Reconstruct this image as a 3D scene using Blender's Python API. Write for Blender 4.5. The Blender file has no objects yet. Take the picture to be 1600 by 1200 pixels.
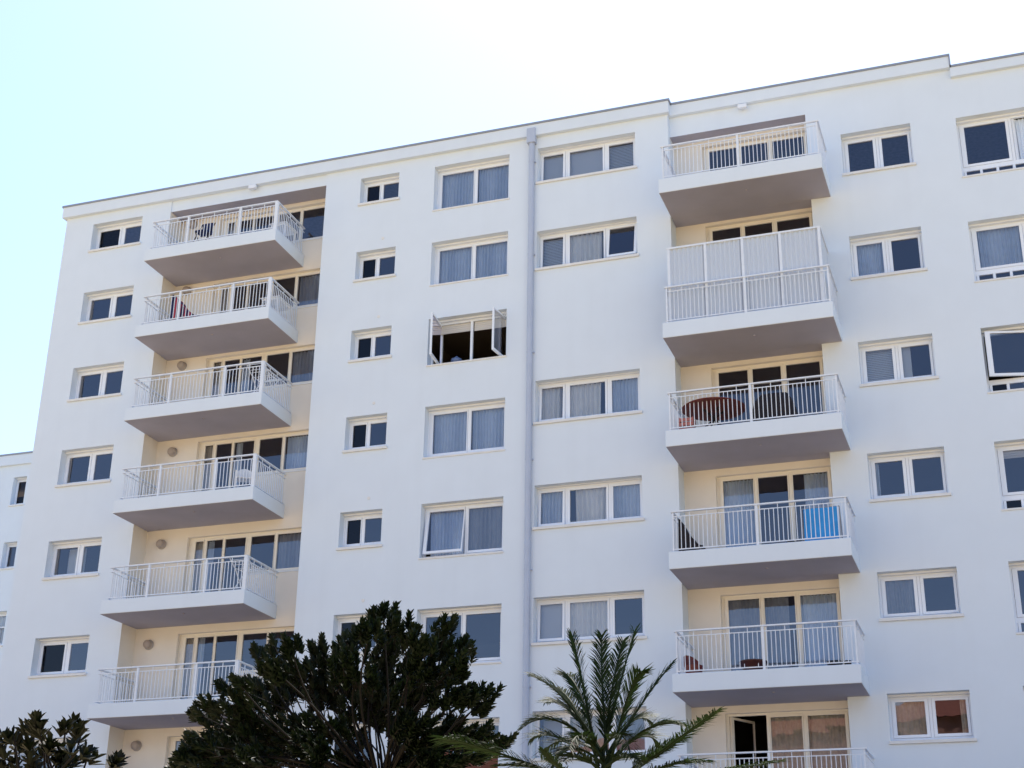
import bpy, math, random
from mathutils import Vector, Matrix
random.seed(7)
sc = bpy.context.scene
COL = sc.collection
R = math.radians
# ------------------------------------------------------------------ camera
CAM_P = Vector((0.0, -36.0, 1.6))
CR = Vector((0.94403961, 0.3295062, 0.01465868))
CU = Vector((0.11421569, -0.36827628, 0.92267403))
CF = Vector((-0.30942525, 0.86936658, 0.38530217))
FPX = 2302.75
cd = bpy.data.cameras.new('camera'); cam = bpy.data.objects.new('camera', cd); COL.objects.link(cam)
cam.matrix_world = Matrix(((CR.x, CU.x, -CF.x, CAM_P.x), (CR.y, CU.y, -CF.y, CAM_P.y), (CR.z, CU.z, -CF.z, CAM_P.z), (0, 0, 0, 1)))
cd.sensor_width = 36.0; cd.lens = 36.0 * FPX / 1600.0; cd.clip_end = 3000
sc.camera = cam

def at(px, py, Y):
    "point of the plane y=Y seen at a pixel of the 1600x1200 photograph (used to survey the planting)"
    d = CR * ((px - 800) / FPX) - CU * ((py - 600) / FPX) + CF
    return CAM_P + d * ((Y - CAM_P.y) / d.y)

# ------------------------------------------------------------------ materials
def mat(name, col, rough=.6, spec=.5, noise=0, nscale=3, bump=0, bscale=200, metal=0, streak=0):
    m = bpy.data.materials.new(name); m.use_nodes = True
    nt = m.node_tree; b = nt.nodes['Principled BSDF']
    b.inputs['Base Color'].default_value = (*col, 1); b.inputs['Roughness'].default_value = rough
    b.inputs['Specular IOR Level'].default_value = spec; b.inputs['Metallic'].default_value = metal
    if noise or bump or streak:
        g = nt.nodes.new('ShaderNodeNewGeometry')
    if noise or streak:
        n = nt.nodes.new('ShaderNodeTexNoise'); n.inputs['Scale'].default_value = nscale; n.inputs['Detail'].default_value = 6
        nt.links.new(g.outputs['Position'], n.inputs['Vector'])
        mr = nt.nodes.new('ShaderNodeMapRange'); mr.inputs['From Min'].default_value = .3; mr.inputs['From Max'].default_value = .7
        mr.inputs['To Min'].default_value = 1 - noise; mr.inputs['To Max'].default_value = 1 + noise * .4
        nt.links.new(n.outputs['Fac'], mr.inputs['Value'])
        val = mr.outputs['Result']
        if streak:
            mp = nt.nodes.new('ShaderNodeMapping'); mp.inputs['Scale'].default_value = (2.2, 2.2, .12)
            nt.links.new(g.outputs['Position'], mp.inputs['Vector'])
            n2 = nt.nodes.new('ShaderNodeTexNoise'); n2.inputs['Scale'].default_value = 1.0; n2.inputs['Detail'].default_value = 5
            nt.links.new(mp.outputs['Vector'], n2.inputs['Vector'])
            m2 = nt.nodes.new('ShaderNodeMapRange'); m2.inputs['From Min'].default_value = .5; m2.inputs['From Max'].default_value = .75
            m2.inputs['To Min'].default_value = 1; m2.inputs['To Max'].default_value = 1 - streak
            nt.links.new(n2.outputs['Fac'], m2.inputs['Value'])
            mm = nt.nodes.new('ShaderNodeMath'); mm.operation = 'MULTIPLY'
            nt.links.new(val, mm.inputs[0]); nt.links.new(m2.outputs['Result'], mm.inputs[1]); val = mm.outputs[0]
        mx = nt.nodes.new('ShaderNodeVectorMath'); mx.operation = 'SCALE'
        mx.inputs[0].default_value = col
        nt.links.new(val, mx.inputs['Scale']); nt.links.new(mx.outputs['Vector'], b.inputs['Base Color'])
    if bump:
        n3 = nt.nodes.new('ShaderNodeTexNoise'); n3.inputs['Scale'].default_value = bscale; n3.inputs['Detail'].default_value = 3
        nt.links.new(g.outputs['Position'], n3.inputs['Vector'])
        bp = nt.nodes.new('ShaderNodeBump'); bp.inputs['Strength'].default_value = bump; bp.inputs['Distance'].default_value = .01
        nt.links.new(n3.outputs['Fac'], bp.inputs['Height']); nt.links.new(bp.outputs['Normal'], b.inputs['Normal'])
    return m

def glass_mat(name, tint, refl):
    m = bpy.data.materials.new(name); m.use_nodes = True; nt = m.node_tree
    for n in list(nt.nodes): nt.nodes.remove(n)
    o = nt.nodes.new('ShaderNodeOutputMaterial'); mix = nt.nodes.new('ShaderNodeMixShader')
    t = nt.nodes.new('ShaderNodeBsdfTransparent'); t.inputs['Color'].default_value = (*tint, 1)
    g = nt.nodes.new('ShaderNodeBsdfGlossy'); g.inputs['Roughness'].default_value = 0.0; g.inputs['Color'].default_value = (.86, .86, 1, 1)
    f = nt.nodes.new('ShaderNodeFresnel'); f.inputs['IOR'].default_value = 1.5
    k = nt.nodes.new('ShaderNodeMath'); k.operation = 'MULTIPLY'; k.inputs[1].default_value = refl; k.use_clamp = True
    nt.links.new(f.outputs[0], k.inputs[0]); nt.links.new(k.outputs[0], mix.inputs[0])
    nt.links.new(t.outputs[0], mix.inputs[1]); nt.links.new(g.outputs[0], mix.inputs[2]); nt.links.new(mix.outputs[0], o.inputs[0])
    # slightly wavy float glass
    geo = nt.nodes.new('ShaderNodeNewGeometry'); n = nt.nodes.new('ShaderNodeTexNoise'); n.inputs['Scale'].default_value = 1.3
    nt.links.new(geo.outputs['Position'], n.inputs['Vector'])
    bp = nt.nodes.new('ShaderNodeBump'); bp.inputs['Strength'].default_value = .25; bp.inputs['Distance'].default_value = .01
    nt.links.new(n.outputs['Fac'], bp.inputs['Height']); nt.links.new(bp.outputs['Normal'], g.inputs['Normal'])
    return m

def leaf_mat(name, col, trans, rough=.35, var=.35, spec=.4):
    m = bpy.data.materials.new(name); m.use_nodes = True; nt = m.node_tree; b = nt.nodes['Principled BSDF']
    b.inputs['Roughness'].default_value = rough; b.inputs['Specular IOR Level'].default_value = spec
    g = nt.nodes.new('ShaderNodeNewGeometry'); r = nt.nodes.new('ShaderNodeValToRGB')
    r.color_ramp.elements[0].color = (col[0] * (1 - var), col[1] * (1 - var), col[2] * (1 - var), 1)
    r.color_ramp.elements[1].color = (col[0] * (1 + var * 1.5), col[1] * (1 + var), col[2], 1)
    nt.links.new(g.outputs['Random Per Island'], r.inputs['Fac']); nt.links.new(r.outputs['Color'], b.inputs['Base Color'])
    t = nt.nodes.new('ShaderNodeBsdfTranslucent'); t.inputs['Color'].default_value = (col[0] * 4, col[1] * 4, col[2] * 1.5, 1)
    mx = nt.nodes.new('ShaderNodeMixShader'); mx.inputs[0].default_value = trans
    nt.links.new(b.outputs[0], mx.inputs[1]); nt.links.new(t.outputs[0], mx.inputs[2])
    nt.links.new(mx.outputs[0], nt.nodes['Material Output'].inputs[0])
    return m

M = dict(
    wall=mat('white_render', (.69, .765, .855), .9, .2, noise=.02, nscale=1.3, bump=.12, bscale=90, streak=.02),
    bounce_white=mat('bounce_tinted_render', (.775, .73, .66), .9, .2, noise=.04, nscale=1.5, bump=.12, bscale=90),  # white loggia walls, warm ground bounce put into the colour
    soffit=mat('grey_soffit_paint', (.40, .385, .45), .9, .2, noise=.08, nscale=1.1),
    coping=mat('zinc_coping', (.30, .32, .37), .5, .5, noise=.1, nscale=6, metal=.3),
    pipe=mat('grey_pvc_pipe', (.45, .51, .64), .5, .4, noise=.05, nscale=3),
    frame=mat('white_pvc', (.77, .82, .90), .4, .5),
    creamframe=mat('cream_pvc', (.80, .76, .68), .45, .5),
    sill=mat('sill_paint', (.73, .74, .75), .8, .3, noise=.06, nscale=4),
    rail=mat('white_rail_paint', (.73, .78, .86), .45, .5, noise=.06, nscale=9),
    glass=glass_mat('window_glass', (.80, .84, .86), 2.7),
    darkglass=glass_mat('insect_screen_glass', (.28, .26, .28), .7),
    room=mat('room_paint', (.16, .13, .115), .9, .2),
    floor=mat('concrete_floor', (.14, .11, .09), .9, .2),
    curtain=mat('sheer_curtain', (.64, .73, .86), .9, .1, noise=.06, nscale=5),
    curtain_w=mat('white_curtain', (.84, .85, .85), .9, .1, noise=.05, nscale=5),
    curtain_g=mat('grey_curtain', (.33, .36, .43), .9, .1, noise=.08, nscale=5),
    lace=mat('beige_curtain', (.62, .57, .50), .9, .1, noise=.15, nscale=12),
    blind=mat('pale_blind', (.62, .67, .74), .85, .2),
    slat=mat('shutter_slats', (.62, .60, .57), .5, .4),
    black=mat('black_rubber_seal', (.03, .03, .035), .6, .4),
    screen=mat('corrugated_screen', (.56, .62, .71), .6, .3),
    lamp=mat('lamp_shade_beige', (.36, .31, .28), .5, .4),
    bark=mat('bark', (.010, .008, .007), .9, .2, noise=.3, nscale=20),
    roof=mat('roof_gravel', (.3, .29, .28), .95, .2, noise=.2, nscale=10),
    handle=mat('grey_handle', (.35, .33, .32), .4, .5),
)

# ------------------------------------------------------------------ mesh helper
WORLD = {}                     # world position of every object's origin
class MB:
    def __init__(s): s.v = []; s.f = []; s.mi = []; s.cur = 0
    def quad(s, *p):
        n = len(s.v); s.v += [tuple(q) for q in p]; s.f.append(tuple(range(n, n + len(p)))); s.mi.append(s.cur); return s
    def box(s, x0, x1, y0, y1, z0, z1, T=None):
        c = [Vector((x, y, z)) for z in (z0, z1) for y in (y0, y1) for x in (x0, x1)]
        if T: c = [T @ q for q in c]
        n = len(s.v); s.v += [tuple(q) for q in c]
        for f in ((0, 2, 3, 1), (4, 5, 7, 6), (0, 1, 5, 4), (2, 6, 7, 3), (0, 4, 6, 2), (1, 3, 7, 5)):
            s.f.append(tuple(n + i for i in f)); s.mi.append(s.cur)
        return s
    def tube(s, pts, r, n=8, cap=True):
        pts = [Vector(p) for p in pts]; rs = r if isinstance(r, (list, tuple)) else [r] * len(pts)
        base = len(s.v); up = Vector((0, 0, 1))
        for i, p in enumerate(pts):
            d = (pts[min(i + 1, len(pts) - 1)] - pts[max(i - 1, 0)]).normalized()
            a = d.cross(up if abs(d.z) < .95 else Vector((1, 0, 0))).normalized(); b = d.cross(a)
            for k in range(n):
                t = 2 * math.pi * k / n; s.v.append(tuple(p + (a * math.cos(t) + b * math.sin(t)) * rs[i]))
        for i in range(len(pts) - 1):
            for k in range(n):
                q = base + i * n; s.f.append((q + k, q + (k + 1) % n, q + n + (k + 1) % n, q + n + k)); s.mi.append(s.cur)
        if cap:
            s.f.append(tuple(base + k for k in range(n))[::-1]); s.mi.append(s.cur)
            s.f.append(tuple(base + (len(pts) - 1) * n + k for k in range(n))); s.mi.append(s.cur)
        return s
    def bar(s, p, q, w, h=None):
        "square bar between two points"
        p = Vector(p); q = Vector(q); h = h or w; d = (q - p); L = d.length; d.normalize()
        a = d.cross(Vector((0, 0, 1)) if abs(d.z) < .95 else Vector((0, 1, 0))).normalized(); b = a.cross(d)
        T = Matrix(((a.x, d.x, b.x, p.x), (a.y, d.y, b.y, p.y), (a.z, d.z, b.z, p.z), (0, 0, 0, 1)))
        return s.box(-w / 2, w / 2, 0, L, -h / 2, h / 2, T)
    def lathe(s, c, prof, n=20, axis='z', sx=1, sy=1):
        base = len(s.v)
        for r, h in prof:
            for k in range(n):
                t = 2 * math.pi * k / n
                p = (r * math.cos(t) * sx, r * math.sin(t) * sy, h) if axis == 'z' else (r * math.cos(t) * sx, h, r * math.sin(t) * sy)
                s.v.append((c[0] + p[0], c[1] + p[1], c[2] + p[2]))
        for i in range(len(prof) - 1):
            for k in range(n):
                q = base + i * n; s.f.append((q + k, q + (k + 1) % n, q + n + (k + 1) % n, q + n + k)); s.mi.append(s.cur)
        s.f.append(tuple(base + k for k in range(n))); s.mi.append(s.cur)
        s.f.append(tuple(base + (len(prof) - 1) * n + k for k in range(n))); s.mi.append(s.cur)
        return s
    def build(s, name, m, parent=None, origin=None, smooth=False, bevel=0, T=None):
        if T: s.v = [tuple(T @ Vector(p)) for p in s.v]
        if origin is None:
            xs = list(zip(*s.v)); origin = ((min(xs[0]) + max(xs[0])) / 2, (min(xs[1]) + max(xs[1])) / 2, min(xs[2]))
        o = Vector(origin)
        me = bpy.data.meshes.new(name); me.from_pydata([tuple(Vector(p) - o) for p in s.v], [], s.f)
        for mm in (m if isinstance(m, (list, tuple)) else [m]): me.materials.append(mm)
        if isinstance(m, (list, tuple)): me.polygons.foreach_set('material_index', s.mi)
        if smooth: me.polygons.foreach_set('use_smooth', [True] * len(me.polygons))
        me.update()
        ob = bpy.data.objects.new(name, me); COL.objects.link(ob)
        WORLD[ob.name] = o
        if parent is not None: ob.parent = parent; ob.location = o - WORLD[parent.name]
        else: ob.location = o
        if bevel:
            b = ob.modifiers.new('edge', 'BEVEL'); b.width = bevel; b.segments = 2; b.limit_method = 'ANGLE'
        return ob

def thing(name, label, cat, loc, group=None):
    o = bpy.data.objects.new(name, None); COL.objects.link(o); o.location = loc; o.empty_display_size = .3
    WORLD[o.name] = Vector(loc); tag(o, label, cat, group); return o
def tag(o, label, cat, group=None):
    o['label'] = label; o['category'] = cat
    if group: o['group'] = group
    return o

# ------------------------------------------------------------------ the setting: ground
gm = mat('pale_paving', (.50, .385, .21), .9, .3, noise=.25, nscale=.8)
g = MB().quad((-900, -900, 0), (900, -900, 0), (900, 900, 0), (-900, 900, 0)).build('ground', gm, origin=(0, 0, 0)); g['kind'] = 'structure'
dark_gnd = MB().quad((-120, -19, .004), (90, -19, .004), (90, 3, .004), (-120, 3, .004)).build('added_dark_ground', mat('bounce_dimming_ground', (.12, .09, .07), .9, .3, noise=.2, nscale=2), origin=(0, -8, .004)); dark_gnd['kind'] = 'structure'  # unseen dark strip, added to dim ground bounce on lower walls and soffits

# ------------------------------------------------------------------ the apartment building
B = thing('apartment_building', 'tall white apartment block with rows of railed balconies and a grey drainpipe', 'building', (0, 0, 0))

def wall_cells(mb, x0, x1, z0, z1, y, ops, depth, noreveal_top=()):
    xs = sorted({x0, x1, *[v for o in ops for v in o[:2] if x0 < v < x1]}); zs = sorted({z0, z1, *[v for o in ops for v in o[2:4] if z0 < v < z1]})
    def which(i, j):
        cx = (xs[i] + xs[i + 1]) / 2; cz = (zs[j] + zs[j + 1]) / 2
        for n, o in enumerate(ops):
            if o[0] < cx < o[1] and o[2] < cz < o[3]: return n
        return -1
    W = [[which(i, j) for j in range(len(zs) - 1)] for i in range(len(xs) - 1)]
    for j in range(len(zs) - 1):
        i = 0
        while i < len(xs) - 1:
            if W[i][j] >= 0: i += 1; continue
            k = i
            while k < len(xs) - 1 and W[k][j] < 0: k += 1
            mb.quad((xs[i], y, zs[j]), (xs[k], y, zs[j]), (xs[k], y, zs[j + 1]), (xs[i], y, zs[j + 1])); i = k
    def solid(i, j): return not (0 <= i < len(xs) - 1 and 0 <= j < len(zs) - 1) or W[i][j] < 0
    for i in range(len(xs) - 1):
        for j in range(len(zs) - 1):
            n = W[i][j]
            if n < 0: continue
            d = ops[n][4] if len(ops[n]) > 4 else depth
            if d <= 0: continue
            a, b, c, e = xs[i], xs[i + 1], zs[j], zs[j + 1]
            if solid(i - 1, j): mb.quad((a, y, c), (a, y, e), (a, y + d, e), (a, y + d, c))
            if solid(i + 1, j): mb.quad((b, y, c), (b, y + d, c), (b, y + d, e), (b, y, e))
            if solid(i, j - 1): mb.quad((a, y, c), (a, y + d, c), (b, y + d, c), (b, y, c))
            if solid(i, j + 1) and n not in noreveal_top: mb.quad((a, y, e), (b, y, e), (b, y + d, e), (a, y + d, e))
    return mb

YG = .22                       # the right half stands a little further back
RV = .29                       # depth of the window reveals
YLF, YLR = -1.15, .75          # left balconies: front edge, back wall of the loggia
YRF, YRR = -1.40, .66          # right balconies
SL = (-24.70, -19.10)          # left loggia slot
SR = (-8.13, -4.21)            # right loggia slot
# rows: (top, bottom) of the openings
A_rows = [(25.13, 24.13), (22.60, 21.51), (19.93, 18.82), (17.15, 15.98), (14.21, 13.05), (11.24, 10.10), (8.30, 7.15)]
C_rows = [(25.11, 24.19), (22.53, 21.56), (19.90, 18.91), (17.13, 16.08), (14.24, 13.18), (11.29, 10.2), (8.32, 7.2)]
D_rows = [(25.08, 23.56), (22.46, 21.03), (19.93, 18.45), (17.17, 15.62), (14.26, 12.70), (11.28, 9.72), (8.30, 6.75)]
E_rows = [(25.10, 23.92), (22.29, 21.05), None, (17.56, 16.29), (14.48, 13.27), (11.37, 10.14), (8.40, 7.2)]
G_rows = [(24.01, 22.72), (20.79, 19.51), (17.65, 16.42), (14.54, 13.29), (11.44, 10.25), (8.46, 7.32), (5.4, 4.2)]
H_rows = [(23.93, 22.09), (20.72, 18.96), (17.63, 15.85), (14.53, 12.77), (11.47, 9.73), (8.49, 6.75), (5.4, 3.7)]
AX, CX, DX, EX, GX, HX = (-27.64, -25.76), (-17.91, -16.61), (-15.43, -13.01), (-12.12, -9.12), (-3.28, -1.39), (-.19, 2.45)
ops = [(*AX, z0, z1) for z1, z0 in A_rows] + [(*CX, z0, z1) for z1, z0 in C_rows] + [(*DX, z0, z1) for z1, z0 in D_rows] + [(*EX, r[1], r[0]) for r in E_rows if r]
XL, XR, ZT = -28.72, 14.0, 25.5
mb = wall_cells(MB(), XL, SL[0], 0, ZT, 0, [o for o in ops if o[0] < -25], RV)
# lintel above the left loggia lies a touch behind the wall
mb.quad((SL[0], .035, 25.11), (SL[1], .035, 25.11), (SL[1], .035, ZT), (SL[0], .035, ZT))
mb.quad((SL[0], 0, 25.11), (SL[0], 0, ZT), (SL[0], .035, ZT), (SL[0], .035, 25.11)); mb.quad((SL[1], 0, 25.11), (SL[1], .035, 25.11), (SL[1], .035, ZT), (SL[1], 0, ZT))
wall_cells(mb, SL[1], SR[0], 0, ZT, 0, [o for o in ops if o[0] > -25], RV)
mb.quad((SR[0], 0, 0), (SR[0], YRR, 0), (SR[0], YRR, 24.85), (SR[0], 0, 24.85)); mb.quad((SR[0], 0, 24.85), (SR[0], YG, 24.85), (SR[0], YG, ZT), (SR[0], 0, ZT))
mb.quad((XL, 0, 0), (XL, 0, ZT), (XL, 14, ZT), (XL, 14, 0))
mb.build('facade_wall', M['wall'], B, (-18, 0, 0))
mb = wall_cells(MB(), SR[0], XR, 0, ZT, YG, [(*GX, z0, z1) for z1, z0 in G_rows] + [(*HX, z0, z1) for z1, z0 in H_rows] + [(*SR, 0, 24.85, 0)], RV)
mb.quad((XR, YG, 0), (XR, 14, 0), (XR, 14, ZT), (XR, YG, ZT))
mb.build('facade_wall', M['wall'], B, (2, YG, 0))
MB().quad((XL, 14, 0), (XL, 14, ZT), (XR, 14, ZT), (XR, 14, 0)).build('rear_wall', M['wall'], B)
MB().box(XL + .05, XR - .05, .3, 13.95, 25.2, 25.45).build('roof', M['roof'], B)

# parapet band and zinc coping
mb = MB()
mb.box(-28.83, -8.07, -.14, .3, 25.5, 25.88); mb.box(XL - .11, XL + .2, .3, 14, 25.5, 25.88)
mb.box(-8.07, -.19, .085, .5, 25.5, 25.855); mb.box(-.19, XR, .10, .5, 25.2, 25.49)
mb.build('parapet', M['wall'], B)
mb = MB()
mb.box(-28.87, -8.03, -.17, .34, 25.88, 25.945); mb.box(-28.87, XL + .24, .34, 14, 25.88, 25.945)
mb.box(-8.03, -.15, .055, .54, 25.855, 25.92); mb.box(-.15, XR, .07, .54, 25.49, 25.555); mb.box(-.188, -.15, .06, .54, 25.556, 25.855)
mb.build('coping', M['coping'], B)

# drainpipe on the joint between the two blocks
mb = MB(); px = -12.27
mb.tube([(px, -.09, 0), (px, -.09, 25.40)], .085, 14); mb.box(px - .13, px + .13, -.2, -.005, 25.25, 25.74)
for z in (3, 6, 9, 12.1, 15.2, 18.4, 21.5, 24.6): mb.tube([(px, -.09, z), (px, -.09, z + .05)], .091, 14); mb.box(px + .08, px + .115, -.07, -.002, z + .01, z + .04)
mb.build('drainpipe', M['pipe'], B, (px, 0, 0))

# interior: storey slabs, core wall, partitions
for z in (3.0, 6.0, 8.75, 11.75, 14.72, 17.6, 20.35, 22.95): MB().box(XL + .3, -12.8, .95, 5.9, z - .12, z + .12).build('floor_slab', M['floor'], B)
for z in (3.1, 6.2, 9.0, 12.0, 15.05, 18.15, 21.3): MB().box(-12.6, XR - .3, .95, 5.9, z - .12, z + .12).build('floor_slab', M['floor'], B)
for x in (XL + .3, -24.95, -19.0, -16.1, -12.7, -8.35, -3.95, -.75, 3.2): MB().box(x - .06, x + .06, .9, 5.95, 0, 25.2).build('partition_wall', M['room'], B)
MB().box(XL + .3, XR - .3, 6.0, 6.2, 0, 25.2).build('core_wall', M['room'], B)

# ------------------------------------------------------------------ windows
def ring(mb, x0, x1, z0, z1, y0, y1, w, wb=None, wt=None):
    wb = wb or w; wt = wt or w
    mb.box(x0, x1, y0, y1, z0, z0 + wb); mb.box(x0, x1, y0, y1, z1 - wt, z1)
    mb.box(x0, x0 + w, y0, y1, z0 + wb, z1 - wt); mb.box(x1 - w, x1, y0, y1, z0 + wb, z1 - wt)
def pleats(x0, x1, y, z0, z1, amp=.022, pitch=.085, gather=0):
    mb = MB(); n = max(6, int((x1 - x0) / pitch * 6)); cols = []
    ph = random.random() * 6
    for i in range(n + 1):
        t = i / n; x = x0 + (x1 - x0) * t
        dy = amp * math.sin(2 * math.pi * (x - x0) / pitch + ph + .7 * math.sin(5 * x)) * (1 + .4 * math.sin(9 * x + ph))
        xb = x + gather * (t - .5) * (x1 - x0)
        cols.append(((x, y + dy, z1), (xb, y + dy * 1.3, z0)))
    for a, b in zip(cols, cols[1:]): mb.quad(a[1], b[1], b[0], a[0])
    return mb
def blind_mesh(x0, x1, y, z0, z1, slat=.05):
    mb = MB(); z = z1
    while z > z0: mb.quad((x0, y, z - slat), (x1, y, z - slat), (x1, y + .018, z), (x0, y + .018, z)); z -= slat
    return mb
def slats(x0, x1, y, z0, z1, s=.06):
    mb = MB(); z = z1
    while z > z0 + 1e-3: mb.box(x0, x1, y, y + .014, max(z0, z - s + .006), z); z -= s
    return mb

def window(x0, x1, z0, z1, yf, bays, name='window', reveal=RV, sill=True, box=.05, bot=.10, fr='frame', thin=False, mull=None, guard=None, side=.05, rails=(.075, .115)):
    """bays: list of (xa, xb, options) with xa, xb the glass edges. options: dark, cur (list of (kind, fa, fb)), open"""
    y = yf + reveal; fm = M[fr]
    f = MB(); ring(f, x0, x1, z0, z1 - box, y, y + .07, side, bot, .055)
    gz0, gz1 = z0 + bot + rails[0], z1 - box - rails[1]
    for k in range(len(bays) - 1):
        a, b = bays[k][1], bays[k + 1][0]; m = (a + b) / 2; f.box(m - .035, m + .035, y, y + .07, z0 + bot, z1 - box - .055)
    w = f.build(name, fm, B, (x0, y, z0))
    if box:
        bm_ = MB(); bm_.box(x0 + .002, x1 - .002, y - .10, y + .09, z1 - box, z1 - .002); bm_.build('shutter_box', fm, w)
    if sill:
        s = MB()
        if thin: s.box(x0 - .02, x1 + .03, yf - .025, y - .002, z0 - .04, z0 + .012)
        else: s.box(x0 - .04, x1 + .06, yf - .06, y - .002, z0 - .055, z0 + .02)
        s.build('sill', M['sill'], w, bevel=.006)
    for k, (xa, xb, op) in enumerate(bays):
        lo = x0 + side if k == 0 else (bays[k - 1][1] + xa) / 2 + .035
        hi = x1 - side if k == len(bays) - 1 else (xb + bays[k + 1][0]) / 2 - .035
        lo += .006; hi -= .006; zl = z0 + bot + .006; zh = z1 - box - .061
        s = MB(); ys = y - .014
        wl = xa - lo; wr = hi - xb
        s.box(lo, hi, ys, ys + .06, zl, gz0); s.box(lo, hi, ys, ys + .06, gz1, zh)
        s.box(lo, xa, ys, ys + .06, gz0, gz1); s.box(xb, hi, ys, ys + .06, gz0, gz1)
        T = None; tl = random.uniform(-.004, .004); tz = random.uniform(-.004, .004)
        p = MB(); yg = y + .02
        p.quad((xa - .003, yg - tl, gz0), (xb + .003, yg + tl, gz0), (xb + .003, yg + tl + tz, gz1), (xa - .003, yg - tl + tz, gz1))
        if op.get('open'):
            kind, ang, shift, *sl = op['open']; sl = sl[0] if sl else 0
            if kind == 'L': piv = Vector((lo, ys, 0)); T = Matrix.Translation(piv + Vector((shift, sl, 0))) @ Matrix.Rotation(R(-ang), 4, 'Z') @ Matrix.Translation(-piv)
            if kind == 'R': piv = Vector((hi, ys, 0)); T = Matrix.Translation(piv + Vector((shift, sl, 0))) @ Matrix.Rotation(R(ang), 4, 'Z') @ Matrix.Translation(-piv)
            if kind == 'T': piv = Vector((0, ys, zh)); T = Matrix.Translation(piv) @ Matrix.Rotation(R(ang), 4, 'X') @ Matrix.Translation(-piv)
            if kind == 'I': piv = Vector((lo, ys + .06, 0)); T = Matrix.Translation(piv) @ Matrix.Rotation(R(ang), 4, 'Z') @ Matrix.Translation(-piv)
        so = s.build('sash', fm, w, (lo, ys, zl), T=T)
        p.build('pane', M['darkglass' if op.get('dark') else 'glass'], w, (xa, yg, gz0), T=T)
        if op.get('latch'): MB().box(xb - .16, xb + .01, ys - .03, ys + .005, gz0 - .012, gz0 + .012).build('handle', M['handle'], w)
        if op.get('edge'): MB().box(xa, xa + .07, y + .03, y + .05, gz0, gz1).build('sash', M['handle'], w)
        for c in op.get('cur', ()):
            kind, fa, fb = c[:3]; ca = lo + (hi - lo) * fa; cb = lo + (hi - lo) * fb; yc = y + (c[3] if len(c) > 3 else .13)
            if kind == 'blind': blind_mesh(ca, cb, yc, z0 + .05, z1 - .12).build('blind', M['blind'], w)
            elif kind == 'flat': MB().box(ca, cb, yc, yc + .004, z0 + .05, z1 - .1).build('blind', M['blind'], w)
            else: pleats(ca, cb, yc, z0 + .03, z1 - .1, gather=random.uniform(-.06, .0), amp=.03 if kind != 'lace' else .02, pitch=.10 if kind == 'curtain' else .13).build('curtain', M[kind], w)
        if op.get('shut'):
            sb = slats(lo + .01, hi - .01, y + .075, z1 - box - op['shut'], z1 - box); sb.build('shutter', M['slat'], w)
    if guard:
        gx0, gx1, gz = guard; gb = MB(); gy = y - .10
        gb.box(gx0, gx1, gy - .02, gy + .02, gz - .05, gz); gb.box(gx0, gx1, gy - .015, gy + .015, z0 + .03, z0 + .07)
        n = max(2, round((gx1 - gx0) / .42))
        for i in range(n + 1):
            xx = gx0 + .02 + (gx1 - gx0 - .04) * i / n; gb.box(xx - .018, xx + .018, gy - .012, gy + .012, z0 + .07, gz - .05)
        gb.build('guard_rail', M['frame'], w)
    return w
KU, CW, CG, LC = 'curtain', 'curtain_w', 'curtain_g', 'lace'
# column A: two panes, left one often behind an insect screen
for i, (z1, z0) in enumerate(A_rows):
    l = {'dark': 1} if i in (0, 5) else {'edge': 1, 'cur': [('flat', .3, 1, .35)] if i == 4 else []}
    window(*AX, z0, z1, 0, [(AX[0] + .12, -26.77, l), (-26.56, AX[1] - .13, {})], box=.05)
# column C: small two-pane windows
for i, (z1, z0) in enumerate(C_rows):
    window(*CX, z0, z1, 0, [(CX[0] + .11, -17.38, {'dark': 1}), (-17.25, CX[1] - .11, {'cur': [(CW, .82, 1)]} if i == 3 else {})], box=.05, bot=.12)
# column D: large two-pane windows
dcur = [([(KU, 0, 1)], [(KU, 0, 1)]), ([(KU, 0, 1)], [(KU, 0, 1)]), None, ([(KU, .06, 1)], [(KU, 0, 1)]), ([(KU, .05, 1)], [(CG, 0, 1)]), ([], []), ([], [])]
for i, (z1, z0) in enumerate(D_rows):
    xa = DX[0] + .15; xm = -14.19
    if i == 2:
        window(*DX, z0, z1, 0, [(xa, xm - .06, {'open': ('L', 84, .16, .22), 'shut': .32}), (xm + .07, DX[1] - .12, {'open': ('R', 84, -.05, .36), 'shut': .34})], thin=True, box=.05, bot=.04)
    elif i == 4:
        window(*DX, z0, z1, 0, [(xa, xm - .06, {'open': ('T', -9, 0), 'cur': dcur[i][0]}), (xm + .07, DX[1] - .12, {'cur': dcur[i][1]})], thin=True, box=.05, bot=.12)
    else:
        window(*DX, z0, z1, 0, [(xa, xm - .06, {'cur': dcur[i][0]}), (xm + .07, DX[1] - .12, {'cur': dcur[i][1]})], thin=True, box=.05, bot=.06 if i < 3 else .12)
# column E: three panes beside the drainpipe
ecur = [([('flat', 0, 1)], [('flat', 0, 1)], [('blind', 0, 1)]), ([('blind', 0, 1)], [(CW, 0, .88)], []), None,
        ([(CW, 0, .8)], [(CW, 0, .82)], [(KU, 0, 1)]), ([(KU, 0, 1)], [(CW, .16, .93)], [(KU, 0, 1)]), ([('flat', 0, 1)], [(CW, 0, 1)], []), ([('flat', 0, 1, .5)], [('lace', 0, 1)], [(CG, 0, 1)])]
for i, r in enumerate(E_rows):
    if not r: continue
    c = ecur[i]
    o3 = {'cur': c[2]}
    if i == 1: o3['open'] = ('T', -10, 0)
    window(*EX, r[1], r[0], 0, [(EX[0] + .10, -11.40, {'cur': c[0], 'latch': 1, 'open': ('T', -2.5, 0)}), (-11.20, -10.18, {'cur': c[1]}), (-9.99, EX[1] - .13, o3)], box=.02, bot=.10, side=.04)
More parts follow.
